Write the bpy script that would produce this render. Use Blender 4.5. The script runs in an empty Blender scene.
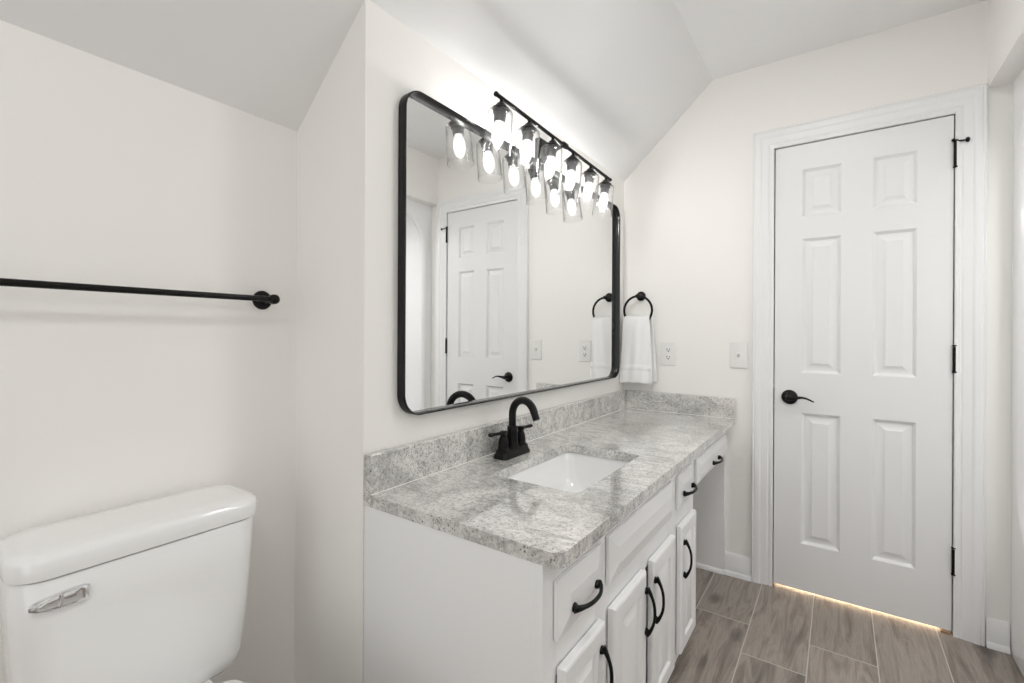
import bpy, bmesh, math, random
from mathutils import Vector, Matrix
S = bpy.context.scene
COL = S.collection
pi = math.pi
random.seed(4)

# ------------------------------------------------------------------ camera
YAW, ROLL, FPX = 0.6125, 0.0051, 465.3653
CAMX, CAMZ = 0.985, 1.1704
cd_ = bpy.data.cameras.new('camera')
cam = bpy.data.objects.new('camera', cd_); COL.objects.link(cam)
F = Vector((-math.sin(YAW), math.cos(YAW), 0)); R = Vector((math.cos(YAW), math.sin(YAW), 0)); Z = Vector((0, 0, 1))
R2 = R*math.cos(ROLL) + Z*math.sin(ROLL); U2 = -R*math.sin(ROLL) + Z*math.cos(ROLL)
M = Matrix.Identity(4)
for i in range(3):
    M[i][0] = R2[i]; M[i][1] = U2[i]; M[i][2] = -F[i]
M.translation = Vector((CAMX, 0, CAMZ))
cam.matrix_world = M
cd_.sensor_width = 36; cd_.lens = FPX*36/1024
cd_.shift_y = -7.91/1024; cd_.shift_x = 0
cd_.clip_start = 0.02
S.camera = cam

# ------------------------------------------------------------------ world, light, exposure
WORLD = 0.3
w = bpy.data.worlds.new('world'); S.world = w; w.use_nodes = True
w.node_tree.nodes['Background'].inputs[0].default_value = (1, 1, 1, 1)
w.node_tree.nodes['Background'].inputs[1].default_value = WORLD
S.view_settings.view_transform = 'Standard'; S.view_settings.look = 'None'
S.view_settings.gamma = 1; S.view_settings.use_curve_mapping = False
S.view_settings.exposure = 0.0
S.cycles.use_denoising = True
S.cycles.max_bounces = 14; S.cycles.diffuse_bounces = 8; S.cycles.glossy_bounces = 6
S.cycles.transparent_max_bounces = 24
S.cycles.sample_clamp_indirect = 4.0
def area(name, loc, rot, sx, sy, power, col=(1, 1, 1)):
    l = bpy.data.lights.new(name, 'AREA'); l.shape = 'RECTANGLE'; l.size = sx; l.size_y = sy
    l.energy = power; l.color = col
    o = bpy.data.objects.new(name, l); o.location = loc; o.rotation_euler = rot; COL.objects.link(o)
    return o
P_DOORWAY_FILL, P_SIDE_FILL, P_CEILING_FILL, P_DOWN_FILL, P_SHOWER_FILL, BULB = 9.0, 1.0, 6.0, 5.4, 7.8, 278.0
area('added_doorway_fill', (0.80, -1.47, 1.25), (pi/2, 0, 0), 1.1, 2.1, P_DOORWAY_FILL, (1, 1, 0.997))  # added fill from behind the camera, source unseen
area('added_side_fill', (1.42, -0.62, 1.45), (0, pi/2, 0), 1.1, 0.9, P_SIDE_FILL, (1, 1, 0.997))  # invented side fill from the right, behind the camera
area('added_ceiling_fill', (1.0, -0.45, 2.36), (0, 0, 0), 0.34, 0.34, P_CEILING_FILL, (1, 0.995, 0.985))  # added overhead fill behind the camera
area('added_downlight_fill', (0.95, 1.35, 2.43), (0, 0, 0), 0.15, 0.15, P_DOWN_FILL, (1, 0.995, 0.985))  # added downlight to lift the floor and lower door
area('added_shower_fill', (1.95, 1.70, 2.02), (0, 0, 0), 0.30, 0.30, P_SHOWER_FILL, (1, 0.997, 0.99))  # added fill inside the shower, brightens the cabinet fronts

# ------------------------------------------------------------------ geometry constants
D = 2.4823; Y0 = 0.7496; XA = -0.3114; ZC = 0.7644; CT = 0.03
HC = 2.446; SL0 = 2.02; SL = (HC-SL0)/0.463; XR = 1.443; XSH = 1.51
YB = -1.5

# ------------------------------------------------------------------ material helpers
def lin(c):
    c = c/255.0
    return c/12.92 if c <= .04045 else ((c+.055)/1.055)**2.4
def rgb(r, g, b): return (lin(r), lin(g), lin(b), 1)
def mat(name, col, rough=.5, metal=0, spec=.5, coat=0, bump=None, var=None):
    m = bpy.data.materials.new(name); m.use_nodes = True
    nt = m.node_tree; b = nt.nodes['Principled BSDF']
    b.inputs['Base Color'].default_value = col; b.inputs['Roughness'].default_value = rough
    b.inputs['Metallic'].default_value = metal; b.inputs['Specular IOR Level'].default_value = spec
    b.inputs['Coat Weight'].default_value = coat
    tc = nt.nodes.new('ShaderNodeTexCoord')
    n = nt.nodes.new('ShaderNodeTexNoise'); n.inputs['Scale'].default_value = (bump[0] if bump else 60)
    n.inputs['Detail'].default_value = 4
    nt.links.new(tc.outputs['Object'], n.inputs['Vector'])
    if bump:
        bp = nt.nodes.new('ShaderNodeBump'); bp.inputs['Strength'].default_value = bump[1]; bp.inputs['Distance'].default_value = bump[2]
        nt.links.new(n.outputs['Fac'], bp.inputs['Height']); nt.links.new(bp.outputs['Normal'], b.inputs['Normal'])
    v = var or .015
    mr = nt.nodes.new('ShaderNodeMapRange'); mr.inputs[3].default_value = max(0, rough-v*2); mr.inputs[4].default_value = rough+v*2
    nt.links.new(n.outputs['Fac'], mr.inputs[0]); nt.links.new(mr.outputs[0], b.inputs['Roughness'])
    return m
M_WALL = mat('warm_white_wall_paint', (.86, .847, .822, 1), .75, bump=(350, .05, .001))
M_CEIL = mat('flat_white_ceiling_paint', (.81, .81, .808, 1), .9, bump=(250, .05, .001))
M_TRIM = mat('white_trim_enamel', (.82, .82, .82, 1), .35)
M_DOOR = mat('white_door_enamel', (.79, .79, .79, 1), .38)
M_CAB = mat('white_cabinet_enamel', (.84, .84, .84, 1), .35)
M_BLK = mat('matte_black_metal', (.003, .003, .003, 1), .32, metal=.0, spec=.2, bump=(90, .04, .001))
M_BRZ = mat('oil_rubbed_black_bronze', (.004, .0037, .0034, 1), .34, spec=.22, bump=(120, .06, .001))
M_SOCK = mat('dark_socket_metal', (.02, .02, .02, 1), .45)
M_FRAME = mat('black_mirror_frame_metal', (.004, .004, .004, 1), .13, spec=.4)
M_PORC = mat('white_glazed_porcelain', (.84, .84, .835, 1), .12, coat=.3)
M_CHROME = mat('polished_chrome', (.78, .78, .79, 1), .08, metal=1)
M_TUB = mat('white_acrylic', (.86, .86, .86, 1), .15, coat=.2)
M_PLATE = mat('white_switch_plastic', (.79, .785, .77, 1), .35)
M_SLOT = mat('dark_slot', (.03, .03, .03, 1), .6)
M_HALL = mat('hall_wall_paint', (.8, .76, .7, 1), .8)
M_WOODSTRIP = mat('brown_threshold_wood', (.28, .18, .11, 1), .5)
M_TOWEL = mat('white_terry_cotton', (.88, .88, .875, 1), .95, spec=.1, bump=(900, .5, .002))
M_DIFF = mat('added_lamp_frosted_glass', (.9, .9, .88, 1), .3)  # glowing glass used only on the added lamps
M_DIFF.node_tree.nodes['Principled BSDF'].inputs['Emission Color'].default_value = (1, .97, .92, 1)
M_DIFF.node_tree.nodes['Principled BSDF'].inputs['Emission Strength'].default_value = 1.5

def mirror_mat():
    m = bpy.data.materials.new('silvered_mirror_glass'); m.use_nodes = True
    b = m.node_tree.nodes['Principled BSDF']
    b.inputs['Base Color'].default_value = (.90, .905, .90, 1); b.inputs['Metallic'].default_value = 1; b.inputs['Roughness'].default_value = 0
    return m
M_MIRROR = mirror_mat()
def bulb_mats():
    m = bpy.data.materials.new('glowing_bulb_glass'); m.use_nodes = True
    nt = m.node_tree; nt.nodes.clear()
    out = nt.nodes.new('ShaderNodeOutputMaterial'); mx = nt.nodes.new('ShaderNodeMixShader'); mx.inputs[0].default_value = .34
    tr = nt.nodes.new('ShaderNodeBsdfTransparent'); em = nt.nodes.new('ShaderNodeEmission')
    em.inputs[0].default_value = (1, .985, .96, 1); em.inputs[1].default_value = 2.6
    nt.links.new(tr.outputs[0], mx.inputs[1]); nt.links.new(em.outputs[0], mx.inputs[2]); nt.links.new(mx.outputs[0], out.inputs[0])
    f = bpy.data.materials.new('lit_filament'); f.use_nodes = True
    nt = f.node_tree; nt.nodes.clear()
    out = nt.nodes.new('ShaderNodeOutputMaterial'); em = nt.nodes.new('ShaderNodeEmission')
    em.inputs[0].default_value = (1, .985, .955, 1); em.inputs[1].default_value = BULB
    nt.links.new(em.outputs[0], out.inputs[0])
    return m, f
M_BULB, M_FILAMENT = bulb_mats()
def glass_mat():
    m = bpy.data.materials.new('clear_shade_glass'); m.use_nodes = True
    nt = m.node_tree; nt.nodes.clear()
    out = nt.nodes.new('ShaderNodeOutputMaterial'); mx = nt.nodes.new('ShaderNodeMixShader'); m2 = nt.nodes.new('ShaderNodeMixShader')
    tr = nt.nodes.new('ShaderNodeBsdfTransparent'); gl = nt.nodes.new('ShaderNodeBsdfGlossy'); gl.inputs['Roughness'].default_value = .05
    tr.inputs[0].default_value = (.99, .99, .99, 1)
    hz = nt.nodes.new('ShaderNodeBsdfTranslucent'); hz.inputs[0].default_value = (.95, .95, .95, 1)
    m2.inputs[0].default_value = HAZE
    lw = nt.nodes.new('ShaderNodeLayerWeight'); lw.inputs[0].default_value = .5
    mr = nt.nodes.new('ShaderNodeMath'); mr.operation = 'POWER'; mr.inputs[1].default_value = 3.5
    ad = nt.nodes.new('ShaderNodeMath'); ad.operation = 'MULTIPLY_ADD'; ad.inputs[1].default_value = .55; ad.inputs[2].default_value = .03
    nt.links.new(lw.outputs['Facing'], mr.inputs[0]); nt.links.new(mr.outputs[0], ad.inputs[0]); nt.links.new(ad.outputs[0], mx.inputs[0])
    # darker tint painted towards the silhouette imitates the dark edges of refraction
    pw = nt.nodes.new('ShaderNodeMath'); pw.operation = 'POWER'; pw.inputs[1].default_value = 4.0
    ed = nt.nodes.new('ShaderNodeMix'); ed.data_type = 'RGBA'
    ed.inputs[6].default_value = (.99, .99, .99, 1); ed.inputs[7].default_value = (.45, .46, .46, 1)
    nt.links.new(lw.outputs['Facing'], pw.inputs[0]); nt.links.new(pw.outputs[0], ed.inputs[0]); nt.links.new(ed.outputs[2], tr.inputs[0])
    nt.links.new(tr.outputs[0], m2.inputs[1]); nt.links.new(hz.outputs[0], m2.inputs[2])
    nt.links.new(m2.outputs[0], mx.inputs[1]); nt.links.new(gl.outputs[0], mx.inputs[2]); nt.links.new(mx.outputs[0], out.inputs[0])
    return m
HAZE = .0035
M_GLASS = glass_mat()

class NT:
    def __init__(s, m): s.nt = m.node_tree
    def n(s, t, **k):
        x = s.nt.nodes.new(t)
        for a, v in k.items(): setattr(x, a, v)
        return x
    def set(s, sock, v):
        if isinstance(v, bpy.types.NodeSocket): s.nt.links.new(v, sock)
        elif v is not None: sock.default_value = v
    def math(s, op, a, b=None, c=None):
        x = s.n('ShaderNodeMath', operation=op)
        s.set(x.inputs[0], a)
        if b is not None: s.set(x.inputs[1], b)
        if c is not None: s.set(x.inputs[2], c)
        return x.outputs[0]
    def noise(s, vec, scale, detail=4, rough=.5, dist=0):
        x = s.n('ShaderNodeTexNoise'); s.set(x.inputs['Vector'], vec)
        x.inputs['Scale'].default_value = scale; x.inputs['Detail'].default_value = detail
        x.inputs['Roughness'].default_value = rough; x.inputs['Distortion'].default_value = dist
        return x.outputs['Fac']
    def ramp(s, f, pts):
        x = s.n('ShaderNodeValToRGB'); s.set(x.inputs[0], f)
        e = x.color_ramp.elements
        while len(e) < len(pts): e.new(.5)
        for q, (p, c) in zip(e, pts):
            q.position = p; q.color = c if isinstance(c, tuple) else (c, c, c, 1)
        return x.outputs[0]
    def mix(s, f, a, b, mode='MIX'):
        x = s.n('ShaderNodeMix', data_type='RGBA', blend_type=mode)
        s.set(x.inputs[0], f); s.set(x.inputs[6], a); s.set(x.inputs[7], b)
        return x.outputs[2]
    def mapping(s, vec, scale=(1, 1, 1), rot=(0, 0, 0), loc=(0, 0, 0)):
        x = s.n('ShaderNodeMapping'); s.set(x.inputs[0], vec)
        x.inputs['Scale'].default_value = scale; x.inputs['Rotation'].default_value = rot; x.inputs['Location'].default_value = loc
        return x.outputs[0]

def granite():
    m = bpy.data.materials.new('grey_speckled_granite'); m.use_nodes = True
    N = NT(m); b = m.node_tree.nodes['Principled BSDF']
    v = N.n('ShaderNodeTexCoord').outputs['Object']
    big = N.noise(N.mapping(v, (1, .8, 1.4), (0, 0, .6)), 3.6, 5, .6, 1.4)
    base = N.ramp(big, [(.30, rgb(176, 175, 173)), (.44, rgb(206, 205, 203)), (.58, rgb(226, 225, 222)), (.8, rgb(196, 195, 192))])
    dr = N.noise(N.mapping(v, (1.0, 2.4, 1.8), (0, 0, .55)), 4.5, 9, .70, 2.2)
    drm = N.ramp(dr, [(.49, 0.0), (.585, .55), (.64, .12), (.74, 0.0)])
    c1 = N.mix(drm, base, rgb(146, 145, 144))
    vein = N.noise(N.mapping(v, (1.2, 2.8, 1.6), (.2, .3, .9), (3, 1, 2)), 2.6, 8, .62, 2.6)
    vm = N.ramp(vein, [(.485, 0.0), (.50, .55), (.515, 0.0)])
    c1 = N.mix(vm, c1, rgb(224, 222, 219))
    g = N.noise(v, 150, 3, .7, .3)
    gm = N.ramp(g, [(.36, rgb(118, 117, 116)), (.47, rgb(222, 221, 219)), (.60, rgb(253, 252, 250))])
    c2b = N.mix(.52, c1, gm, 'MULTIPLY')
    g2 = N.noise(N.mapping(v, (1, 1, 1), (0, 0, 0), (5, 3, 1)), 75, 3, .7, .4)
    c2b = N.mix(.28, c2b, N.ramp(g2, [(.38, rgb(120, 119, 118)), (.5, rgb(186, 185, 183)), (.66, rgb(232, 231, 229))]), 'OVERLAY')
    vo = N.n('ShaderNodeTexVoronoi'); N.set(vo.inputs['Vector'], v); vo.inputs['Scale'].default_value = 175
    sp = N.ramp(vo.outputs['Distance'], [(.20, 1.0), (.36, 0.0)])
    cell = N.n('ShaderNodeSeparateColor'); N.set(cell.inputs[0], vo.outputs['Color'])
    clus = N.noise(v, 7.0, 5, .7, 1.0)
    thr = N.ramp(clus, [(.38, .10), (.52, .26), (.68, .62)])
    pick = N.math('LESS_THAN', cell.outputs[0], thr)
    c3 = N.mix(N.math('MULTIPLY', N.math('MULTIPLY', sp, pick), .85), c2b, rgb(56, 55, 54))
    vo2 = N.n('ShaderNodeTexVoronoi'); N.set(vo2.inputs['Vector'], N.mapping(v, (1, 1.3, 1), (0, 0, .5), (.3, .1, 0))); vo2.inputs['Scale'].default_value = 95
    s2 = N.ramp(vo2.outputs['Distance'], [(.18, 1.0), (.32, 0.0)])
    c2n = N.n('ShaderNodeSeparateColor'); N.set(c2n.inputs[0], vo2.outputs['Color'])
    cl2 = N.noise(v, 5.0, 5, .7, 2.0)
    p2 = N.math('LESS_THAN', c2n.outputs[1], N.ramp(cl2, [(.53, 0.0), (.65, .5)]))
    c4 = N.mix(N.math('MULTIPLY', N.math('MULTIPLY', s2, p2), .9), c3, rgb(40, 39, 39))
    hs = N.n('ShaderNodeHueSaturation'); N.set(hs.inputs['Color'], c4); hs.inputs['Value'].default_value = 1.06
    N.set(b.inputs['Base Color'], hs.outputs[0])
    b.inputs['Roughness'].default_value = .12; b.inputs['IOR'].default_value = 1.85; b.inputs['Coat Weight'].default_value = .8; b.inputs['Coat Roughness'].default_value = .05
    return m
M_GRAN = granite()

def floor_mat():
    m = bpy.data.materials.new('wood_look_plank_tile'); m.use_nodes = True
    N = NT(m); b = m.node_tree.nodes['Principled BSDF']
    v = N.n('ShaderNodeTexCoord').outputs['Object']
    sx = N.n('ShaderNodeSeparateXYZ'); N.set(sx.inputs[0], v); X, Y = sx.outputs[0], sx.outputs[1]
    W, L = .2043, 1.22
    u = N.math('DIVIDE', N.math('ADD', X, -.694+10*W), W)
    col = N.math('FLOOR', u); fu = N.math('FRACT', u)
    par = N.math('MODULO', col, 2.0)
    q = N.math('DIVIDE', N.math('ADD', N.math('ADD', Y, -2.09+10*L), N.math('MULTIPLY', N.math('SUBTRACT', 1.0, par), .199)), L)
    row = N.math('FLOOR', q); fq = N.math('FRACT', q)
    gx = .0019/W; gy = .0019/L
    def near(f, g): return N.math('MAXIMUM', N.math('LESS_THAN', f, g), N.math('GREATER_THAN', f, 1-g))
    gr = N.math('MAXIMUM', near(fu, gx), near(fq, gy))
    wn = N.n('ShaderNodeTexWhiteNoise'); cb = N.n('ShaderNodeCombineXYZ'); N.set(cb.inputs[0], col); N.set(cb.inputs[1], row)
    N.set(wn.inputs['Vector'], cb.outputs[0])
    off = N.n('ShaderNodeVectorMath', operation='MULTIPLY_ADD'); N.set(off.inputs[0], wn.outputs['Color']); off.inputs[1].default_value = (7, 9, 5); N.set(off.inputs[2], v)
    pv = off.outputs[0]
    fig = N.noise(N.mapping(pv, (9.0, 1.1, 1)), 2.4, 6, .62, .9)
    fine = N.noise(N.mapping(pv, (70, 2.2, 1)), 3, 4, .6, .6)
    base = N.ramp(fig, [(.25, rgb(106, 100, 95)), (.42, rgb(140, 132, 126)), (.55, rgb(166, 158, 151)), (.68, rgb(142, 135, 129)), (.85, rgb(178, 171, 164))])
    base = N.mix(.5, base, N.ramp(fine, [(.3, rgb(96, 90, 85)), (.7, rgb(176, 169, 160))]), 'SOFT_LIGHT')
    vk = N.n('ShaderNodeTexVoronoi'); N.set(vk.inputs['Vector'], N.mapping(pv, (7.0, 4.2, 1))); vk.inputs['Scale'].default_value = 1
    kn = N.ramp(N.math('ADD', vk.outputs['Distance'], N.math('MULTIPLY', fig, .16)), [(.17, .72), (.36, .0)])
    base = N.mix(kn, base, rgb(82, 75, 71))
    hs = N.n('ShaderNodeHueSaturation'); N.set(hs.inputs['Color'], base)
    N.set(hs.inputs['Value'], N.math('MULTIPLY_ADD', wn.outputs['Value'], .16, .92))
    N.set(b.inputs['Base Color'], N.mix(gr, hs.outputs[0], rgb(196, 190, 184)))
    N.set(b.inputs['Roughness'], N.math('MULTIPLY_ADD', gr, .4, .42))
    bp = N.n('ShaderNodeBump'); bp.inputs['Strength'].default_value = .25; bp.inputs['Distance'].default_value = .002
    N.set(bp.inputs['Height'], N.math('MULTIPLY_ADD', gr, -.8, fine)); N.set(b.inputs['Normal'], bp.outputs[0])
    return m
M_FLOOR = floor_mat()

# ------------------------------------------------------------------ mesh helpers
def box(bm, x0, x1, y0, y1, z0, z1):
    v = [bm.verts.new(p) for p in [(x0, y0, z0), (x1, y0, z0), (x1, y1, z0), (x0, y1, z0), (x0, y0, z1), (x1, y0, z1), (x1, y1, z1), (x0, y1, z1)]]
    for f in [(0, 3, 2, 1), (4, 5, 6, 7), (0, 1, 5, 4), (1, 2, 6, 5), (2, 3, 7, 6), (3, 0, 4, 7)]: bm.faces.new([v[i] for i in f])
def rings(bm, rs, cap0=True, cap1=True, closed=True):
    vs = [[bm.verts.new(p) for p in r] for r in rs]
    n = len(rs[0])
    for a, b in zip(vs, vs[1:]):
        for i in range(n if closed else n-1):
            j = (i+1) % n
            bm.faces.new([a[i], a[j], b[j], b[i]])
    if cap0: bm.faces.new(list(reversed(vs[0])))
    if cap1: bm.faces.new(vs[-1])
    return vs
def tube(bm, pts, rad, seg=16, flat=None, cap=True):
    pts = [Vector(p) for p in pts]
    rad = rad if isinstance(rad, (list, tuple)) else [rad]*len(pts)
    t0 = (pts[1]-pts[0]).normalized()
    up = Vector((0, 0, 1)) if abs(t0.z) < .9 else Vector((1, 0, 0))
    nrm = (up - t0*up.dot(t0)).normalized()
    rs = []
    for i, p in enumerate(pts):
        t = ((pts[min(i+1, len(pts)-1)]-pts[max(i-1, 0)])).normalized()
        nrm = (nrm - t*nrm.dot(t)).normalized(); bn = t.cross(nrm)
        r = rad[i]; ra, rb = (r if isinstance(r, tuple) else (r, r))
        rs.append([p + nrm*ra*math.cos(2*pi*k/seg) + bn*rb*math.sin(2*pi*k/seg) for k in range(seg)])
    rings(bm, rs, cap, cap)
def lathe(bm, prof, origin, axis=(0, 0, 1), seg=32, cap0=True, cap1=True):
    a = Vector(axis).normalized(); o = Vector(origin)
    e = Vector((1, 0, 0)) if abs(a.x) < .9 else Vector((0, 1, 0))
    u = (e - a*e.dot(a)).normalized(); w_ = a.cross(u)
    rings(bm, [[o + a*h + (u*math.cos(2*pi*k/seg)+w_*math.sin(2*pi*k/seg))*max(r, 1e-5) for k in range(seg)] for r, h in prof], cap0, cap1)
def rrect(c0, c1, d0, d1, r, n=6):
    """rounded rectangle in 2-D, counter-clockwise"""
    out = []
    for (cx, cy, a0) in [(c1-r, d1-r, 0), (c0+r, d1-r, pi/2), (c0+r, d0+r, pi), (c1-r, d0+r, 1.5*pi)]:
        for k in range(n+1):
            a = a0 + pi/2*k/n
            out.append((cx+r*math.cos(a), cy+r*math.sin(a)))
    return out
def arc(c, r, a0, a1, n):
    return [(c[0]+r*math.cos(a0+(a1-a0)*k/n), c[1]+r*math.sin(a0+(a1-a0)*k/n)) for k in range(n+1)]
def obj(name, bm, m, parent=None, smooth=None, bevel=0, seg=2, sub=0):
    bmesh.ops.recalc_face_normals(bm, faces=bm.faces[:])
    me = bpy.data.meshes.new(name); bm.to_mesh(me); bm.free(); me.materials.append(m)
    o = bpy.data.objects.new(name, me); COL.objects.link(o)
    if parent: o.parent = parent; o.matrix_parent_inverse = parent.matrix_world.inverted()
    if bevel:
        b = o.modifiers.new('bevel', 'BEVEL'); b.width = bevel; b.segments = seg; b.limit_method = 'ANGLE'; b.angle_limit = math.radians(40); b.harden_normals = False
    if sub:
        s = o.modifiers.new('sub', 'SUBSURF'); s.levels = sub; s.render_levels = sub
    if smooth is not None or bevel or sub:
        for p in me.polygons: p.use_smooth = True
        me.set_sharp_from_angle(angle=math.radians(smooth if smooth else 40))
    return o
def thing(name, label, cat, loc, group=None):
    o = bpy.data.objects.new(name, None); COL.objects.link(o); o.location = loc; o.empty_display_size = .05
    o.matrix_world = Matrix.Translation(Vector(loc))
    o['label'] = label; o['category'] = cat
    if group: o['group'] = group
    return o
def tag(o, label, cat, group=None):
    o['label'] = label; o['category'] = cat
    if group: o['group'] = group
    return o
def struct(name, bm, m, label=None, cat=None, parent=None, **k):
    o = obj(name, bm, m, parent, **k)
    if not parent: o['kind'] = 'structure'
    if label: o['label'] = label; o['category'] = cat
    return o
B = bmesh.new

# ------------------------------------------------------------------ the room shell
XL, XRR = -0.42, 2.42
bm = B(); box(bm, XL, XRR, YB-.9, D+1.25, -.1, 0)
struct('floor', bm, M_FLOOR, 'grey brown wood look plank tile floor with pale grout lines', 'floor')

# mirror wall: one solid block whose near end is the return beside the toilet alcove
bm = B(); box(bm, XL, 0, Y0, D+.1, 0, HC+.3)
struct('wall_left', bm, M_WALL, 'warm white wall behind the vanity, mirror and light bar', 'wall')
bm = B(); box(bm, XL, XA, YB-.1, Y0, 0, HC+.3)
struct('wall_alcove', bm, M_WALL, 'warm white low wall behind the toilet and towel bar', 'wall')
# door wall with a real opening
OX0, OX1, OH = .7393-.0036, 1.3501+.003, 2.0378
bm = B()
box(bm, 0, OX0, D, D+.1, 0, HC+.3); box(bm, OX1, XRR, D, D+.1, 0, HC+.3); box(bm, OX0, OX1, D, D+.1, OH, HC+.3)
bmesh.ops.remove_doubles(bm, verts=bm.verts, dist=1e-5)
struct('wall_back', bm, M_WALL, 'warm white end wall around the white panel door', 'wall')
# right wall: header over the shower opening, solid nearer the camera
HZ = 2.11
bm = B(); box(bm, XR, XSH, .93, D, HZ, HC+.3); box(bm, XR, XSH, -.15, .93, 0, HC+.3); box(bm, XR, XSH, YB-.1, -1.09, 0, HC+.3); box(bm, XR, XSH, -1.09, -.15, 0, .88); box(bm, XR, XSH, -1.09, -.15, 2.02, HC+.3)
struct('wall_right', bm, M_WALL, 'warm white wall with header above the shower opening', 'wall')
bm = B(); box(bm, XSH, XRR, .83, .93, 0, HC+.3); box(bm, XRR-.08, XRR, .93, D, 0, HC+.3)
struct('wall_shower', bm, M_WALL)
# unseen wall behind the camera; its doorway is added for the fill
bm = B(); box(bm, XL, .20, YB-.1, YB, 0, HC+.3); box(bm, 1.40, XR, YB-.1, YB, 0, HC+.3); box(bm, .20, 1.40, YB-.1, YB, 2.32, HC+.3)
struct('wall_front', bm, M_WALL)
def added_window():  # unseen frame and pane, added to go with the side fill
    y0, y1, z0, z1 = -1.09, -.15, .88, 2.02
    bm = B(); x0, x1 = XSH-.03, XSH-.005
    for a, b, c, e in [(y0, y1, z0, z0+.04), (y0, y1, z1-.04, z1), (y0, y0+.04, z0, z1), (y1-.04, y1, z0, z1), (y0, y1, 1.43, 1.47)]: box(bm, x0, x1, a, b, c, e)
    o = struct('added_window_1', bm, M_TRIM)
    bm = B(); box(bm, XSH-.02, XSH-.016, y0+.04, y1-.04, z0+.04, z1-.04); struct('pane', bm, M_GLASS, parent=o)
added_window()
# ceiling: slope above the vanity and alcove, flat over the rest
bm = B()
prof = [(XL-.02, SL0+.845*(XL-.02)), (0, SL0), (.463, HC), (XRR, HC), (XRR, HC+.12), (.44, HC+.12), (XL-.02, SL0+.845*(XL-.02)+.14)]
rings(bm, [[(x, YB-.1, z) for x, z in prof], [(x, D+.1, z) for x, z in prof]])
struct('ceiling', bm, M_CEIL, 'white sloped ceiling rising from the mirror wall to a flat part', 'ceiling')
# hallway seen only as a glow under the door
bm = B(); box(bm, .3, 1.9, D+1.15, D+1.25, 0, 2.4); box(bm, .3, 1.9, D+.1, D+1.25, 2.4, 2.5); box(bm, .2, .3, D+.1, D+1.25, 0, 2.5); box(bm, 1.9, 2.0, D+.1, D+1.25, 0, 2.5)
struct('wall_hall', bm, M_HALL)
area('hall_lamp_light', (1.05, D+.55, 2.3), (0, 0, 0), .5, .5, 320, (1, .87, .72))

# baseboards: profile (depth, height) swept along a straight run
def base_profile(h=.105, t=.014):
    return [(0, 0), (.026, 0), (.026, .008), (.021, .017), (t, .021), (t, h-.03), (t-.003, h-.022), (t-.003, h-.016), (t-.008, h-.004), (t-.010, h), (0, h)]
def base_run(name, p0, p1, out, label=None):
    bm = B(); o = Vector(out)
    rings(bm, [[Vector(p)+o*d+Z*h for d, h in base_profile()] for p in (p0, p1)])
    return struct(name, bm, M_TRIM, label, 'baseboard' if label else None, smooth=30)
base_run('baseboard_back', (.531, D, 0), (.648, D, 0), (0, -1, 0), 'short white baseboard between the vanity end panel and door casing')
base_run('baseboard_right', (1.444, D, 0), (1.506, D, 0), (0, -1, 0), 'short white baseboard between the door casing and shower')
base_run('baseboard_alcove', (XA, YB, 0), (XA, Y0, 0), (1, 0, 0))
base_run('baseboard_left', (XA, Y0, 0), (-.002, Y0, 0), (0, -1, 0))

# door casing (mitred colonial profile)
def casing():
    bm = B()
    prof = [(0, 0), (0, .009), (.004, .012), (.012, .012), (.015, .010), (.020, .010), (.024, .013), (.050, .016), (.054, .019), (.060, .021), (.074, .021), (.078, .019), (.083, .021), (.0875, .018), (.0875, 0)]
    xl, xr, zt = OX0+.0, OX1-.0, OH-.0
    path = [lambda u: (xl-u, 0), lambda u: (xl-u, zt+u), lambda u: (xr+u, zt+u), lambda u: (xr+u, 0)]
    rings(bm, [[(f(u)[0], D-d, f(u)[1]) for u, d in prof] for f in path])
    return struct('trim_1', bm, M_TRIM, 'white moulded casing around the panel door', 'door casing', smooth=25)
casing()
bm = B()   # jamb lining and stop
box(bm, OX0-.02, OX0, D+.0, D+.1, 0, OH+.02); box(bm, OX1, OX1+.02, D, D+.1, 0, OH+.02); box(bm, OX0, OX1, D, D+.1, OH, OH+.02)
box(bm, OX0, OX0+.01, D+.04, D+.075, 0, OH); box(bm, OX1-.01, OX1, D+.04, D+.075, 0, OH); box(bm, OX0, OX1, D+.04, D+.075, OH-.01, OH)
struct('trim_2', bm, M_TRIM)
bm = B(); box(bm, OX1-.035, OX1-.004, D-.004, D+.02, 0, .007)
struct('trim_3', bm, M_WOODSTRIP)

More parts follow.
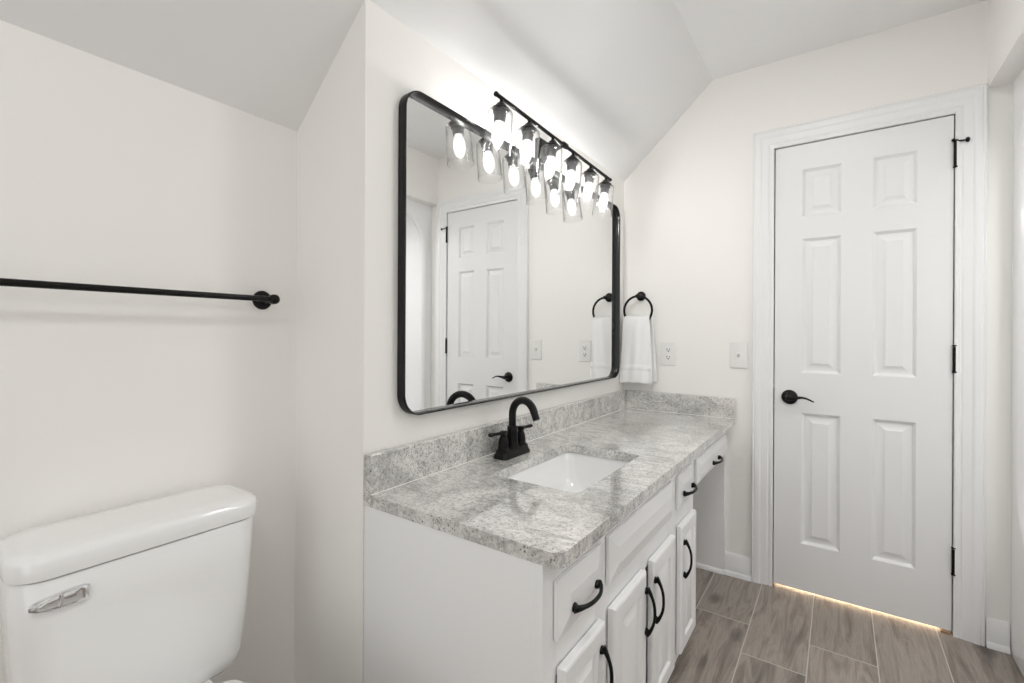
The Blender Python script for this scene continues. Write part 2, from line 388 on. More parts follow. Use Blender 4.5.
# ------------------------------------------------------------------ six-panel door
def panel_rings(P, u0, u1, v0, v1, prof):
    """prof: list of (inset, depth); P(u,v,d) -> point.  Returns list of 4-point rings"""
    return [[P(u0+i, v0+i, d), P(u1-i, v0+i, d), P(u1-i, v1-i, d), P(u0+i, v1-i, d)] for i, d in prof]
def door():
    bm = B()
    x0, x1, z0, z1 = .7393, 1.3501, .014, 2.035
    yf, yb = D+.001, D+.036
    us = [x0, .8455, .9915, 1.1005, 1.2425, x1]
    vs = [z0, .225, .818, 1.0, 1.607, 1.706, 1.921, z1]
    P = lambda u, v, d: (u, yf+d, v)
    prof = [(0, 0), (.003, .002), (.011, .0115), (.015, .0125), (.018, .0125), (.041, .0045), (.043, .003)]
    for i in range(5):
        for j in range(7):
            a, b_, c, e = us[i], us[i+1], vs[j], vs[j+1]
            if i in (1, 3) and j in (1, 3, 5):
                rings(bm, panel_rings(P, a, b_, c, e, prof), False, True)
            else:
                bm.faces.new([bm.verts.new(P(u, v, 0)) for u, v in [(a, c), (b_, c), (b_, e), (a, e)]])
    bmesh.ops.remove_doubles(bm, verts=bm.verts, dist=1e-5)
    # sides and back
    fr = [(x0, z0), (x1, z0), (x1, z1), (x0, z1)]
    f = [bm.verts.new((x, yf, z)) for x, z in fr]; k = [bm.verts.new((x, yb, z)) for x, z in fr]
    for i in range(4): bm.faces.new([f[i], f[(i+1) % 4], k[(i+1) % 4], k[i]])
    bm.faces.new(k)
    bmesh.ops.remove_doubles(bm, verts=bm.verts, dist=1e-5)
    d = struct('door_1', bm, M_DOOR, 'white six-panel interior door with black lever and hinges', 'door', smooth=20)
    # hinges on the right edge
    hinges = []
    for hz in (1.8795, 1.080, .291):
        bm = B(); hx = x1+.0045; hy = D-.0055
        for k in range(5):
            lathe(bm, [(.0064, 0), (.0068, .001), (.0068, .0178), (.0064, .0188)], (hx, hy, hz-.047+k*.0188), seg=14)
        lathe(bm, [(.0, .0), (.006, .002), (.0084, .004), (.0084, .0065), (.004, .008)], (hx, hy, hz+.047), seg=14)
        lathe(bm, [(.004, -.008), (.0084, -.006), (.0084, -.003), (.0073, 0)], (hx, hy, hz-.047), seg=14)
        box(bm, hx-.0012, hx+.0012, hy, D+.03, hz-.047, hz+.047)
        hinges.append(struct('hinge', bm, M_BLK, parent=d, smooth=40))
    bm = B(); hx = x1+.0045; hy = D-.0055; hz = 1.8795+.050     # hinge pin stop: collar, arm, pad; short leg with rubber tip
    lathe(bm, [(.008, 0), (.0095, .001), (.0095, .006), (.008, .007)], (hx, hy, hz-.002), seg=16)
    tube(bm, [(hx, hy, hz+.001), (hx+.016, hy-.010, hz-.004), (hx+.028, hy-.017, hz-.007)], .0032, 10)
    lathe(bm, [(.004, 0), (.0095, .003), (.0095, .008), (.005, .011)], (hx+.026, hy-.016, hz-.0065), (.85, -.51, -.1), 16)
    tube(bm, [(hx, hy, hz+.001), (hx-.007, hy-.006, hz+.003)], .0032, 10)
    lathe(bm, [(.003, 0), (.0065, .002), (.0065, .006), (.003, .009)], (hx-.005, hy-.0045, hz+.0025), (-.75, -.6, .2), 14)
    struct('door_stop', bm, M_BLK, parent=hinges[0], smooth=40)
    # lever handle
    bm = B(); lx, lz = .8005, .886
    lathe(bm, [(.0325, 0), (.0330, .003), (.0315, .007), (.026, .0105), (.018, .012), (.0135, .016), (.0115, .024), (.0115, .040), (.0125, .046), (.011, .052)], (lx, D, lz), (0, -1, 0), 32)
    struct('lever_rosette', bm, M_BRZ, parent=d, smooth=40)
    bm = B()
    pts = [(lx-.008, D-.046, lz), (lx+.010, D-.048, lz+.0005), (lx+.028, D-.050, lz+.003), (lx+.05, D-.051, lz+.006), (lx+.066, D-.052, lz+.004), (lx+.082, D-.052, lz-.003), (lx+.096, D-.052, lz-.010)]
    tube(bm, pts, [(.009, .008), (.0098, .008), (.0075, .0065), (.0052, .0055), (.0042, .005), (.0038, .005), (.0028, .004)], 14)
    struct('lever_handle', bm, M_BRZ, parent=d, smooth=60)
    bm = B(); box(bm, x0-.0036, x0-.0002, D-.0015, D+.02, .845, .925)
    struct('strike_plate', bm, M_BLK, parent=d)
    return d
door()

# ------------------------------------------------------------------ shower and tub unit beyond the header
def shower():
    t = thing('shower_unit', 'white one piece tub shower with arched opening right of the door', 'shower', (1.9, 1.7, 0))
    ya, yb_ = .935, D-.002
    def ring(x, a, b, c, e, r): return [(x, u, v) for u, v in rrect(a, b, c, e, r, 8)]
    bm = B()
    rr = [ring(XSH+.035, ya, yb_, .0, 2.40, .002), ring(XSH, ya, yb_, .0, 2.40, .002), ring(XSH, .995, 2.420, .385, 2.045, .24),
          ring(XSH+.004, 1.003, 2.412, .393, 2.037, .235), ring(XSH+.02, 1.012, 2.403, .402, 2.028, .23)]
    rings(bm, rr, False, False)
    obj('front_frame', bm, M_TUB, t, smooth=35)
    # interior walls: three upright panels with rounded corners and a domed top
    bm = B()
    rr = [ring(XSH+.02, 1.012, 2.403, .402, 2.028, .23), ring(XSH+.08, .99, 2.425, .385, 2.06, .22), ring(2.18, .99, 2.425, .385, 2.06, .22), ring(2.26, 1.06, 2.355, .42, 1.98, .20)]
    n = len(rr[0]); vs = [[bm.verts.new(p) for p in r] for r in rr]
    for a, b in zip(vs, vs[1:]):
        for i in range(n):
            j = (i+1) % n
            if i == n//4*3 - 1 + 0 and False: continue
            if (a[i].co.z < .66 and a[j].co.z < .66 and abs(a[i].co.y-a[j].co.y) > .5): continue
            bm.faces.new([a[i], a[j], b[j], b[i]])
    bm.faces.new(vs[-1])
    obj('surround_wall', bm, M_TUB, t, smooth=50)
    bm = B()
    def tr(z, i, r): return [(x, y, z) for x, y in rrect(XSH+.04+i, 2.30-i, .95+i, 2.465-i, r, 6)]
    rings(bm, [tr(.02, 0, .01), tr(.385, 0, .01), tr(.40, .01, .02), tr(.40, .06, .08), tr(.385, .075, .10), tr(.12, .12, .12), tr(.09, .16, .12)], True, True)
    obj('tub_basin', bm, M_TUB, t, smooth=40)
shower()

# ------------------------------------------------------------------ vanity cabinet
XF = .530           # face frame plane
def raised_front(name, y0, y1, z0, z1, x0, x1, parent, kind):
    bm = B()
    P = lambda u, v, d: (d, u, v)
    T = x1
    if kind == 'door':
        prof = [(0, x0), (0, T-.006), (.0025, T-.002), (.007, T), (.046, T), (.048, T-.001), (.053, T-.008), (.058, T-.0085), (.082, T-.002), (.084, T-.0015)]
    elif kind == 'narrow':
        prof = [(0, x0), (0, T-.006), (.0025, T-.002), (.007, T), (.040, T), (.042, T-.001), (.047, T-.008), (.051, T-.0085), (.068, T-.002), (.070, T-.0015)]
    else:           # slab drawer front with a wide eased margin
        h = min(y1-y0, z1-z0)
        k = .034 if h > .10 else .024
        prof = [(0, x0), (0, T-.010), (.002, T-.009), (.006, T-.008), (k, T-.001), (k+.003, T)]
    rings(bm, panel_rings(P, y0, y1, z0, z1, prof), True, True)
    return obj(name, bm, M_CAB, parent, smooth=18)
def pull(parent, y, z, x, length=.112, vertical=True):
    """bow pull: two flared feet and a slim arched grip"""
    bm = B(); n = 22; pts = []; rad = []
    h = length/2
    for k in range(n+1):
        s = -1+2*k/n
        bow = .004+.021*(1-abs(s)**2.4)
        end = max(0, (abs(s)-.62)/.38)
        p = (x+bow, y, z+s*h) if vertical else (x+bow, y+s*h, z)
        pts.append(p); rad.append((.0040+.0022*end, .0048+.0035*end) if vertical else (.0048+.0035*end, .0040+.0022*end))
    tube(bm, pts, rad, 12)
    for s in (-1, 1):
        c = (x, y, z+s*(h-.008)) if vertical else (x, y+s*(h-.008), z)
        lathe(bm, [(.0095, 0), (.0092, .003), (.006, .008), (.0048, .014)], c, (1, 0, 0), 16)
    return obj('handle', bm, M_BLK, parent, smooth=60)
def vanity():
    t = thing('vanity_cabinet', 'long white bathroom vanity cabinet with black bow pulls and open knee space', 'cabinet', (.26, 1.3, 0))
    zt = ZC-CT
    ye = 1.861
    bm = B()   # carcass: sides, bottom, back rail; the top is open for the bowl
    box(bm, .002, XF-.02, .7515, .770, 0, zt); box(bm, .002, XF-.02, ye-.018, ye, 0, zt)
    box(bm, .002, XF-.02, .770, ye-.018, .06, .078); box(bm, .002, .012, .770, ye-.018, .078, zt)
    box(bm, XF-.10, XF-.09, .770, ye-.018, 0, .06)
    obj('carcass', bm, M_CAB, t, bevel=.001)
    bm = B()   # face frame as stiles and rails
    for a, b in [(.7515, .805), (.985, 1.062), (1.535, 1.645), (1.785, ye)]: box(bm, XF-.02, XF, a, b, .045, zt-.0005)
    for a, b in [(.805, .985), (1.062, 1.535), (1.645, 1.785)]:
        for c, e in [(.045, .095), (.495, .58), (.675, zt-.0005)]: box(bm, XF-.02, XF, a, b, c, e)
    # knee space rail and hidden drawer box front
    box(bm, XF-.02, XF, ye, 2.462, .604, zt-.0005); box(bm, XF-.02, XF, 1.3, 1.325, .095, .495)
    obj('face_frame', bm, M_CAB, t, bevel=.001)
    bm = B(); box(bm, .002, XF, 2.462, 2.4815, 0, zt-.0005)
    rings(bm, [[(x, 2.462-d, h) for d, h in [(0, 0), (.014, 0), (.014, .008), (.010, .016), (.003, .021), (0, .021)]] for x in (.002, XF)])
    obj('end_panel', bm, M_CAB, t, bevel=.001)
    bm = B(); box(bm, .05, XF-.02, ye+.02, 2.44, .615, .70)
    obj('drawer_box', bm, M_CAB, t)
    X0, X1 = XF+.0015, XF+.019
    DT, DB = .688, .572
    d = raised_front('drawer', .793, .997, DB, DT, X0, X1, t, 'drawer'); pull(d, .897, .618, X1, .122, False)
    raised_front('false_front', 1.041, 1.5535, DB, DT, X0, X1, t, 'drawer')
    d = raised_front('drawer', 1.624, 1.797, DB, DT, X0, X1, t, 'drawer'); pull(d, 1.711, .622, X1, .122, False)
    d = raised_front('drawer', 1.875, 2.452, .592, DT, X0, X1, t, 'drawer'); pull(d, 2.165, .626, X1, .122, False)
    # doors stand a little off the frame on their hinges
    X0, X1 = XF+.003, XF+.0215
    T0, T1 = .078, .513
    d = raised_front('door', .803, .997, T0, T1, X0, X1, t, 'narrow'); pull(d, .972, .406, X1, .128)
    d = raised_front('door', 1.049, 1.277, T0, T1, X0, X1, t, 'door'); pull(d, 1.267, .406, X1, .128)
    d = raised_front('door', 1.337, 1.5535, T0, T1, X0, X1, t, 'door'); pull(d, 1.345, .402, X1, .128)
    d = raised_front('door', 1.631, 1.828, T0, T1, X0, X1, t, 'narrow'); pull(d, 1.653, .400, X1, .126)
vanity()

# ------------------------------------------------------------------ countertop
CXF = .571
SX0, SX1, SY0, SY1 = .165, .443, 1.064, 1.528
def countertop():
    t = thing('countertop', 'grey speckled granite vanity top with square edge and backsplash', 'countertop', (.28, 1.6, ZC-CT))
    bm = B()
    r = .028
    outer = [(0.0015, D-.0015), (0.0015, Y0+.0)] + [(p[0], p[1]) for p in arc((CXF-r, Y0+r), r, -pi/2, 0, 8)] + [(CXF, D-.0015)]
    hole = rrect(SX0, SX1, SY0, SY1, .022, 5)
    vo = [bm.verts.new((x, y, ZC)) for x, y in outer]; vh = [bm.verts.new((x, y, ZC)) for x, y in hole]
    es = [bm.edges.new((vo[i], vo[(i+1) % len(vo)])) for i in range(len(vo))] + [bm.edges.new((vh[i], vh[(i+1) % len(vh)])) for i in range(len(vh))]
    bmesh.ops.triangle_fill(bm, edges=es, use_beauty=True)
    r_ = bmesh.ops.extrude_face_region(bm, geom=bm.faces[:])
    for v in [g for g in r_['geom'] if isinstance(g, bmesh.types.BMVert)]: v.co.z = ZC-CT
    obj('slab', bm, M_GRAN, t, bevel=.002, seg=2)
    bm = B(); box(bm, .0015, .030, Y0, D-.0015, ZC, ZC+.0985)
    obj('backsplash', bm, M_GRAN, t, bevel=.002)
    bm = B(); box(bm, .0305, CXF, D-.030, D-.0015, ZC, ZC+.0985)
    obj('side_splash', bm, M_GRAN, t, bevel=.002)
    bm = B(); k = .0015      # pale caulk bead where the slab meets the splashes
    e = D-.030
    rings(bm, [[(.030, Y0+.002, ZC), (.030+k, Y0+.002, ZC), (.030, Y0+.002, ZC+k)], [(.030, e, ZC), (.030+k, e, ZC), (.030, e, ZC+k)]])
    rings(bm, [[(.030, e, ZC), (.030, e-k, ZC), (.030, e, ZC+k)], [(CXF-.002, e, ZC), (CXF-.002, e-k, ZC), (CXF-.002, e, ZC+k)]])
    obj('caulk_bead', bm, M_PLATE, t)
countertop()
# ------------------------------------------------------------------ undermount sink
def sink():
    t = thing('sink', 'white rectangular undermount porcelain sink set in the granite top', 'sink', (.33, 1.278, .58))
    zt = ZC-CT-.0005
    bm = B()
    def rg(i, z, r): return [(x, y, z) for x, y in rrect(SX0-.004+i, SX1+.004-i, SY0-.004+i, SY1+.004-i, r, 7)]
    rr = [rg(-.022, zt-.012, .03), rg(-.022, zt, .03), rg(-.001, zt, .028), rg(.002, zt-.004, .03), rg(.008, zt-.03, .035), rg(.018, zt-.085, .045), rg(.035, zt-.118, .055), (rg(.062, zt-.130, .06)), rg(.11, zt-.137, .02)]
    rings(bm, rr, False, True)
    out = [rg(-.022, zt-.012, .03), rg(-.004, zt-.014, .035), rg(.004, zt-.10, .05), rg(.05, zt-.145, .06)]
    rings(bm, out, False, True)
    obj('basin', bm, M_PORC, t, smooth=45)
    bm = B(); lathe(bm, [(.026, 0), (.027, .002), (.022, .003), (.018, .0015), (.016, .0045), (.0, .006)], (.303, 1.296, zt-.1375), seg=28)
    obj('drain', bm, M_CHROME, t, smooth=40)
sink()

# ------------------------------------------------------------------ faucet
def faucet():
    fx, fy, z0 = .0905, 1.278, ZC+.0003
    t = thing('faucet', 'black two handle arched bathroom faucet on the granite top behind the sink', 'faucet', (fx, fy, z0))
    bm = B()
    def rg(a, b, z, r): return [(x, y, z) for x, y in rrect(fx-a, fx+a, fy-b, fy+b, r, 6)]
    rings(bm, [rg(.028, .077, z0, .016), rg(.029, .078, z0+.003, .017), rg(.0285, .0775, z0+.006, .016), (rg(.0235, .0725, z0+.016, .014)), rg(.022, .0715, z0+.019, .013), rg(.0215, .072, z0+.026, .012), rg(.019, .069, z0+.028, .011)])
    obj('base_plate', bm, M_BLK, t, smooth=35)
    bm = B()
    zb = z0+.027
    lathe(bm, [(.0225, 0), (.0225, .003), (.0195, .006), (.0185, .03), (.0172, .062), (.0175, .066), (.0162, .070), (.0130, .071)], (fx, fy, zb), seg=28)
    rad = .0515; top = .952-rad
    pts = [(fx, fy, zb+.069), (fx, fy, zb+.085), (fx, fy, top-.012)]
    pts += [(fx+rad-rad*math.cos(a), fy, top+rad*math.sin(a)) for a in [pi*k/18 for k in range(0, 17)]]
    e = Vector(pts[-1]); dv = (Vector(pts[-1])-Vector(pts[-2])).normalized(); pts.append(tuple(e+dv*.012)); pts.append(tuple(e+dv*.026))
    sw = math.radians(-11)         # the spout is swivelled a little
    pts = [(fx+(p[0]-fx)*math.cos(sw), fy+(p[0]-fx)*math.sin(sw), p[2]) for p in pts]
    tube(bm, pts, [.0125]*(len(pts)-2)+[.0115, .0118], 20)
    obj('spout', bm, M_BLK, t, smooth=40)
    for s in (-1, 1):
        hy = fy+s*.0508; bm = B()
        lathe(bm, [(.0205, 0), (.0205, .003), (.0175, .006), (.0165, .022), (.0142, .036), (.0118, .041), (.0105, .044), (.0105, .048), (.0125, .050), (.0130, .058), (.011, .061), (.004, .062)], (fx, hy, zb), seg=24)
        h = obj('valve_body', bm, M_BLK, t, smooth=35)
        bm = B()
        d = Vector((-.25, s*.97, 0)) if s < 0 else Vector((.12, s*.99, 0))
        c = Vector((fx, hy, zb+.0545))
        tube(bm, [c-d*.010, c+d*.006, c+d*.022, c+d*.040, c+d*.052, c+d*.057], [(.0062, .0055), (.0065, .0075), (.0052, .0062), (.0055, .0065), (.0066, .0080), (.0058, .0072)], 14)
        obj('lever', bm, M_BLK, h, smooth=50)
faucet()

# ------------------------------------------------------------------ mirror
def mirror():
    y0, y1, z0, z1 = .856, 2.356, .942, 1.843
    t = thing('mirror', 'large rounded rectangle mirror in a deep black metal frame', 'mirror', (.0, 1.6, z0))
    def rg(x, i, r): return [(x, y, z) for y, z in rrect(y0+i, y1-i, z0+i, z1-i, r, 10)]
    bm = B()
    rings(bm, [rg(.003, .0, .062), rg(.030, .0, .062), rg(.031, .001, .061), rg(.031, .004, .058), rg(.030, .005, .057), rg(.0070, .005, .057)], False, False)
    obj('frame', bm, M_FRAME, t, smooth=50)
    bm = B()
    rings(bm, [rg(.0035, .0048, .0572), rg(.0085, .0048, .0572)])
    obj('mirror_glass', bm, M_MIRROR, t)
mirror()

# ------------------------------------------------------------------ vanity light bar
def vanity_light():
    t = thing('vanity_light', 'black six lamp vanity light bar with clear glass shades above mirror', 'wall light', (0, 1.59, 1.93))
    ya, yb_ = 1.160, 2.048
    za, zb = 1.920, 1.894            # the bar sags a touch towards the far end
    bz = lambda y: za+(zb-za)*(y-ya)/(yb_-ya)
    X = .104
    bm = B()
    tube(bm, [(X, ya, za), (X, yb_, zb)], .0068, 16)
    for s, y in ((-1, ya), (1, yb_)): lathe(bm, [(.0068, 0), (.0082, .001), (.0082, .006), (.006, .008)], (X, y-s*.004, bz(y)), (0, s, 0), 16)
    obj('bar', bm, M_BLK, t, smooth=40)
    yc = 1.604
    bm = B()
    rings(bm, [[(x, yc+a, 1.893+b) for a, b in rrect(-.052+i, .052-i, -.052+i, .052-i, .010, 5)] for x, i in ((.001, 0), (.018, 0), (.023, .004), (.024, .008))])
    obj('wall_plate', bm, M_BLK, t, smooth=40)
    bm = B()
    tube(bm, [(.022, yc, 1.893), (.06, yc, 1.897), (X-.004, yc, bz(yc))], .0065, 14)
    lathe(bm, [(.008, -.016), (.0115, -.013), (.0115, .013), (.008, .016)], (X, yc, bz(yc)), (0, 1, 0), 18)
    obj('arm', bm, M_BLK, t, smooth=40)
    ax = Vector((-.12, 0, -.993)).normalized()     # lamps lean back a little towards the mirror
    for k in range(6):
        y = 1.190+k*.1625
        o = Vector((X, y, bz(y)-.004))
        P = lambda h: o+ax*h
        bm = B()
        lathe(bm, [(.006, 0), (.006, .010), (.012, .012), (.0215, .024), (.0285, .028), (.0285, .032), (.022, .033)], o, ax, 24)
        cap = obj('shade_cap', bm, M_BLK, t, smooth=40)
        bm = B()
        lathe(bm, [(.020, .032), (.021, .036), (.0235, .038), (.0235, .046), (.0195, .048), (.0185, .070), (.0175, .072)], o, ax, 24)
        obj('socket', bm, M_SOCK, cap, smooth=40)
        bm = B()
        pr = [(.0225, .0335), (.0370, .0355), (.0410, .041), (.0425, .058), (.0455, .150), (.0465, .172), (.0458, .174), (.0445, .172), (.0433, .150), (.0403, .058), (.039, .043), (.036, .038), (.0225, .0355)]
        lathe(bm, pr, o, ax, 40, False, False)
        obj('glass_shade', bm, M_GLASS, cap, smooth=50)
        bm = B()
        lathe(bm, [(.0125, .071), (.0135, .078), (.0175, .088), (.0205, .100), (.0205, .118), (.018, .132), (.0125, .144), (.006, .149), (.0, .150)], o, ax, 24)
        nf = len(bm.faces)
        lathe(bm, [(.0, .080), (.006, .082), (.0085, .090), (.0085, .122), (.006, .130), (.0, .132)], o, ax, 16)
        bm.faces.ensure_lookup_table()
        for f in bm.faces[nf:]: f.material_index = 1
        b = obj('bulb', bm, M_BULB, cap, smooth=60); b.data.materials.append(M_FILAMENT)
vanity_light()

# ------------------------------------------------------------------ towel ring, towel, outlet, switch
def ring_and_towel():
    cx, cz, yy = .101, 1.378, D
    t = thing('towel_ring', 'black round towel ring on the end wall above the backsplash', 'towel ring', (cx, D, cz))
    bm = B()
    lathe(bm, [(.0255, 0), (.026, .003), (.024, .007), (.019, .010), (.012, .012), (.009, .018), (.009, .046)], (cx, D, cz), (0, -1, 0), 28)
    lathe(bm, [(.0, -.0125), (.008, -.0115), (.0105, -.008), (.0105, .008), (.008, .0115), (.0, .0125)], (cx, D-.050, cz-.002), (1, 0, 0), 20)
    obj('wall_post', bm, M_BRZ, t, smooth=40)
    R_ = .0765; rc = (cx, D-.050, cz-.003-R_)
    bm = B()
    pts = [(rc[0]+R_*math.sin(a), rc[1], rc[2]+R_*math.cos(a)) for a in [2*pi*k/64 for k in range(64)]]
    rs = []
    for k, p in enumerate(pts):
        a = 2*pi*k/64; e1 = Vector((math.sin(a), 0, math.cos(a))); e2 = Vector((0, 1, 0))
        rs.append([Vector(p)+(e1*math.cos(b)+e2*math.sin(b))*.0062 for b in [2*pi*q/12 for q in range(12)]])
    rings(bm, rs+[rs[0]], False, False); bmesh.ops.remove_doubles(bm, verts=bm.verts, dist=1e-5)
    obj('ring', bm, M_BRZ, t, smooth=60)
    # folded hand towel drawn through the ring: front drop, fold over the lower arc, back drop
    ztop = 1.262; hang_f = .353; hang_b = .350
    n = 28; xs = [-1+2*i/n for i in range(n+1)]
    rows = []
    yc = rc[1]
    def row(s, side):
        """s: distance below the fold along one side"""
        out = []
        k = min(1, s/.33)
        hw = .0690+.0215*k**.8
        xc = cx+(-.002 if side > 0 else -.001) + (.014*k if side < 0 else -.004*k)
        for u in xs:
            bulge = .023-.004*k+.006*math.exp(-((s-.05)/.05)**2)
            yoff = side*bulge*(1-.35*abs(u)**3) + (.0035*math.sin(u*5.2+side)+.0016*math.sin(u*11+s*9))*min(1, .35+s*4)
            z = ztop-s - .005*u*u*min(1, s*6) + .0012*math.sin(u*9)
            out.append(Vector((xc+u*hw, yc-yoff, z)))
        return out
    ss = [.006, .012, .022, .036, .055, .08, .11, .14, .18, .22, .26, .285, .289, .293, .297, .301, .31, .33, .345]
    rows = [row(s, 1) for s in reversed(ss)]
    rows[0] = [p+Vector((0, 0, -(hang_f-.345))) for p in rows[0]]
    top = []
    for a in (30, 60, 90, 120, 150):
        c, sn = math.cos(math.radians(a)), math.sin(math.radians(a))
        top.append([Vector((cx-.002+u*.0687, yc-.0175*c*(1-.3*abs(u)**3), ztop-.006+.012*sn-.002*abs(u)**2)) for u in xs])
    rows += top
    rows += [row(s, -1) for s in ss]
    bm = B()
    vs = [[bm.verts.new(p) for p in r] for r in rows]
    for a, b in zip(vs, vs[1:]):
        for i in range(n): bm.faces.new([a[i], a[i+1], b[i+1], b[i]])
    o = obj('hand_towel', bm, M_TOWEL, smooth=80)
    s = o.modifiers.new('thick', 'SOLIDIFY'); s.thickness = .007; s.offset = 0
    sb = o.modifiers.new('sub', 'SUBSURF'); sb.levels = 1; sb.render_levels = 1
    tag(o, 'white folded hand towel hanging from the black ring beside mirror', 'towel')
    # woven border band near the hem
    bm = B()
    bnd = []
    for s_ in (.252, .255, .281, .284):
        pr = row(s_, 1); dv = Vector((0, -.0047 if s_ in (.255, .281) else -.0030, 0))
        bnd.append([p+dv for p in pr])
    vs = [[bm.verts.new(p) for p in r] for r in bnd]
    for a, b in zip(vs, vs[1:]):
        for i in range(n): bm.faces.new([a[i], a[i+1], b[i+1], b[i]])
    obj('border_band', bm, M_TOWEL, o, smooth=60)
ring_and_towel()

def plate_bm(cx, cz, w_=.080, h=.126):
    bm = B()
    rings(bm, [[(cx+a, D-d, cz+b) for a, b in rrect(-w_/2+i, w_/2-i, -h/2+i, h/2-i, .003, 3)] for d, i in ((.0005, 0), (.003, 0), (.0055, .002), (.006, .004))])
    return bm
def outlet():
    cx, cz = .2510, 1.070
    t = thing('wall_outlet', 'white duplex electrical outlet on the end wall right of the towel', 'outlet', (cx, D, cz))
    obj('cover_plate', plate_bm(cx, cz), M_PLATE, t, smooth=40)
    for s in (-1, 1):
        bm = B(); c = cz+s*.0195
        rings(bm, [[(cx+a, D-d, c+b) for a, b in rrect(-.0165+i, .0165-i, -.0135+i, .0135-i, .010, 6)] for d, i in ((.0055, 0), (.0078, 0), (.0083, .001))])
        f = obj('receptacle', bm, M_PLATE, t, smooth=40)
        bm = B(); y = D-.0084
        box(bm, cx-.0085, cx-.0050, y-.0002, y+.002, c-.002, c+.008); box(bm, cx+.0050, cx+.0080, y-.0002, y+.002, c-.001, c+.007)
        lathe(bm, [(.0035, 0), (.0035, .002)], (cx, y-.0002, c-.0075), (0, 1, 0), 12)
        obj('slot', bm, M_SLOT, f)
    bm = B(); lathe(bm, [(.003, 0), (.003, .001), (.002, .0015)], (cx, D-.0058, cz), (0, -1, 0), 12); obj('screw', bm, M_PLATE, t, smooth=40)
outlet()
def switch():
    cx, cz = .588, 1.071
    t = thing('light_switch', 'white toggle light switch on the end wall beside the door casing', 'light switch', (cx, D, cz))
    obj('cover_plate', plate_bm(cx, cz), M_PLATE, t, smooth=40)
    bm = B()
    rings(bm, [[(cx+a, D-.0062+.0002*k, cz+b) for a, b in ((-.0055-.0012*k, -.0125-.0012*k), (.0055+.0012*k, -.0125-.0012*k), (.0055+.0012*k, .0125+.0012*k), (-.0055-.0012*k, .0125+.0012*k))] for k in (1, 0)], True, True)
    rings(bm, [[(cx+a, D-.006-d, cz+zc_+b) for a, b in ((-q, -q2), (q, -q2), (q, q2), (-q, q2))] for d, zc_, q, q2 in ((0, 0, .005, .010), (.006, .003, .0047, .006), (.012, .008, .004, .003))], True, True)
    obj('toggle', bm, M_PLATE, t, bevel=.0006)
    for s in (-1, 1):
        bm = B(); lathe(bm, [(.003, 0), (.003, .001), (.002, .0015)], (cx, D-.0058, cz+s*.030), (0, -1, 0), 12); obj('screw', bm, M_PLATE, t, smooth=40)
switch()

# ------------------------------------------------------------------ towel bar above the toilet
def towel_bar():
    zb, xb = 1.2585, -.248
    ya, yb_ = .034, .650
    t = thing('towel_bar', 'long thin black towel bar on the wall above the toilet', 'towel bar', (XA, .34, zb))
    bm = B(); tube(bm, [(xb, ya, zb), (xb, yb_, zb)], .0072, 20); obj('bar', bm, M_BRZ, t, smooth=50)
    for y in (ya, yb_):
        bm = B()
        lathe(bm, [(.0255, .0), (.026, .003), (.0245, .007), (.020, .0095), (.013, .011), (.0105, .016), (.0095, .030), (.0100, .045), (.0125, .053), (.0132, .062), (.0125, .071), (.008, .076), (.0, .0775)], (XA, y, zb), (1, 0, 0), 28)
        obj('wall_post', bm, M_BRZ, t, smooth=45)
towel_bar()

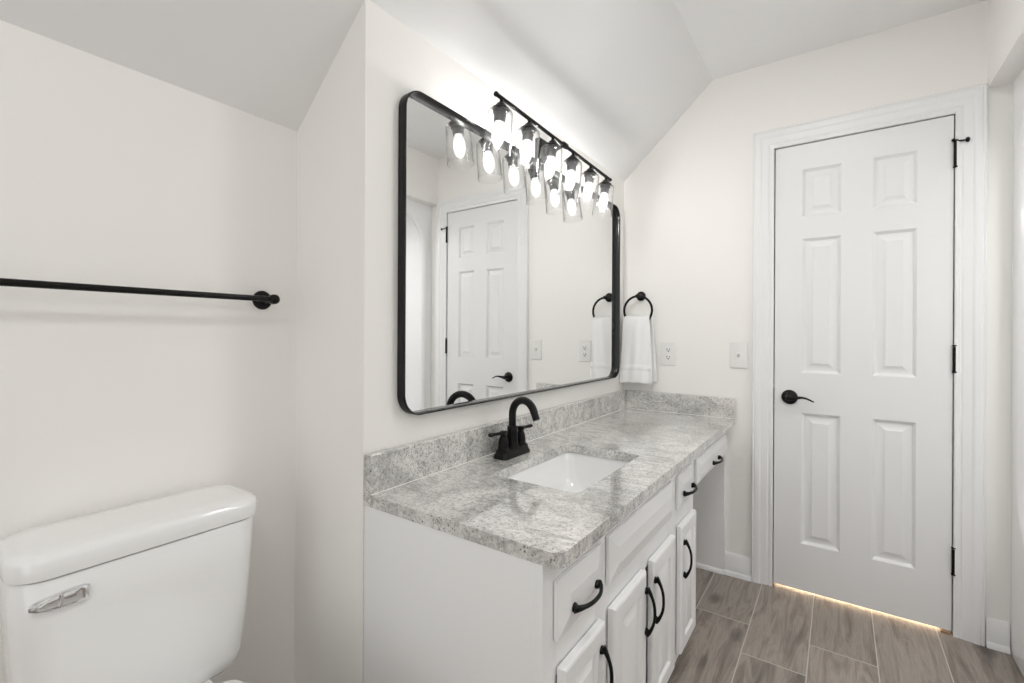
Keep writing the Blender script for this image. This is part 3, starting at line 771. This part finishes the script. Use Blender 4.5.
# ------------------------------------------------------------------ toilet
def toilet():
    ym = .350
    t = thing('toilet', 'white two piece toilet with chrome flush lever in the alcove', 'toilet', (-.05, ym, 0))
    def rg(x0, x1, y0, y1, z, r, n=8): return [(x, y, z) for x, y in rrect(x0, x1, y0, y1, r, n)]
    bm = B()
    xb = -.298
    rows = []
    for z, f, h, r in [(.402, .125, .155, .030), (.407, .155, .176, .040), (.418, .166, .1835, .045), (.443, .172, .188, .045), (.56, .177, .1965, .042), (.66, .180, .2015, .040), (.7415, .182, .2045, .038), (.744, .180, .2025, .036)]:
        rows.append(rg(xb, xb+f, ym-h+.007, ym+h, z, r+.014))
    rings(bm, rows)
    obj('tank', bm, M_PORC, t, smooth=50)
    bm = B()
    rows = []
    for z, e, r in [(.7475, -.001, .036), (.7483, .003, .038), (.758, .0045, .040), (.776, .0045, .040), (.7835, .001, .038), (.7875, -.005, .036), (.7893, -.013, .030), (.7900, -.045, .01)]:
        rows.append(rg(xb-.004-min(0, e)*.8, xb+.183+e, ym-.198-e, ym+.207+e, z, r+.014))
    rings(bm, rows)
    obj('tank_lid', bm, M_PORC, t, smooth=60)
    # flush lever: escutcheon pad and a long tapered paddle
    xf = xb+.179; hy, hz = .2135, .7055
    bm = B()
    L = [(-.042, .0035), (-.036, .008), (-.02, .0125), (0, .0150), (.016, .0155), (.030, .0150), (.036, .012)]
    fr = [(xf+.004, hy+a, hz+b) for a, b in [(q[0], q[1]) for q in L] + [(q[0], -q[1]*.85) for q in reversed(L)]]
    def sc(x, k, dz=0): return [(x, hy+(p[1]-hy)*k, hz+(p[2]-hz)*k+dz) for p in fr]
    rings(bm, [sc(xf-.001, .96), sc(xf+.006, 1.0), sc(xf+.009, .94), sc(xf+.0105, .80), sc(xf+.008, .70), sc(xf+.0075, .5)])
    fl = obj('flush_lever', bm, M_CHROME, t, smooth=35)
    bm = B()
    rings(bm, [[(xf+.0075+d, hy+a, hz+b) for a, b in [(-.006+i, -.012+i), (-.001-i*.3, -.012+i), (.001-i*.3, .0125-i), (-.004+i, .0125-i)]] for d, i in ((0, 0), (.004, .0005), (.005, .0015))])
    obj('lever_rib', bm, M_CHROME, fl, bevel=.0004)
    # bowl and pedestal
    bm = B()
    def oval(cx, a, b, z, n=32, back=1.0):
        out = []
        for k in range(n):
            th = 2*pi*k/n; c, s = math.cos(th), math.sin(th)
            aa = a if c > 0 else a*back
            out.append((cx+aa*c, ym+b*s, z))
        return out
    rings(bm, [oval(.05, .20, .115, 0), oval(.05, .20, .115, .02), oval(.05, .17, .095, .06), oval(.06, .15, .09, .14), oval(.10, .18, .115, .22), oval(.14, .225, .155, .30), oval(.15, .245, .178, .365), oval(.15, .25, .182, .385), oval(.15, .24, .175, .395), oval(.16, .17, .12, .395), oval(.16, .15, .11, .36), oval(.14, .09, .07, .25), oval(.12, .05, .05, .20)])
    rings(bm, [rg(-.285, .02, ym-.11, ym+.11, z, .03) for z in (.28, .36)] + [rg(-.28, .015, ym-.105, ym+.105, .400, .03), rg(-.28, .015, ym-.105, ym+.105, .411, .03)])
    obj('bowl', bm, M_PORC, t, smooth=45)
    def seat_ring(a, b, z, x0=-.082):
        hw, r, o = b*.70, .035, []
        for k in range(25):
            th = -pi/2+pi*k/24; o.append((.14+a*math.cos(th), ym+b*math.sin(th), z))
        o.append((.06, ym+b*.96, z))
        for k in range(7): o.append((x0+r+r*math.cos(pi/2+pi/2*k/6), ym+hw-r+r*math.sin(pi/2+pi/2*k/6), z))
        for k in range(7): o.append((x0+r+r*math.cos(pi+pi/2*k/6), ym-hw+r+r*math.sin(pi+pi/2*k/6), z))
        o.append((.06, ym-b*.96, z))
        return o
    bm = B(); rings(bm, [seat_ring(.252, .183, .397, -.075), seat_ring(.256, .187, .402, -.078), seat_ring(.256, .187, .410, -.078), seat_ring(.25, .181, .415, -.074)])
    obj('seat', bm, M_PLATE, t, smooth=50)
    bm = B(); rings(bm, [seat_ring(.252, .184, .416, -.078), seat_ring(.257, .188, .420, -.082), seat_ring(.255, .186, .430, -.080), seat_ring(.238, .170, .436, -.066), seat_ring(.15, .10, .440, -.01)])
    obj('seat_lid', bm, M_PLATE, t, smooth=50)
toilet()

# ------------------------------------------------------------------ lamp bodies added outside the frame to go with the fills
def added_ceiling_lamp():  # unseen fixture, added to go with the overhead fill
    t = thing('added_ceiling_lamp', 'added round flush white ceiling lamp with frosted bowl behind the camera', 'ceiling light', (1.0, -.45, HC))
    bm = B(); lathe(bm, [(.15, 0), (.15, -.018), (.145, -.022), (.13, -.022)], (1.0, -.45, HC-.0005), seg=40); obj('canopy', bm, M_TRIM, t, smooth=40)
    bm = B(); lathe(bm, [(.135, -.0225), (.132, -.035), (.11, -.058), (.06, -.073), (.0, -.078)], (1.0, -.45, HC), seg=40); obj('glass_bowl', bm, M_DIFF, t, smooth=60)
added_ceiling_lamp()
def added_recessed_lamp(x, y, z, r, label):  # unseen trim and lens, added where a downward fill sits
    t = thing('added_recessed_lamp', label, 'ceiling light', (x, y, z))
    bm = B(); lathe(bm, [(r+.03, 0), (r+.028, -.006), (r+.004, -.008), (r, -.003), (r, 0)], (x, y, z-.0005), seg=36); obj('trim_ring', bm, M_TRIM, t, smooth=40)
    bm = B(); lathe(bm, [(r, -.0012), (r*.5, -.003), (0, -.0034)], (x, y, z), seg=36); obj('lens', bm, M_DIFF, t, smooth=60)
added_recessed_lamp(.95, 1.35, HC, .07, 'small round added recessed ceiling lamp above the middle of the room')
added_recessed_lamp(1.95, 1.70, 2.06, .15, 'round added recessed lamp in the top of the shower unit')
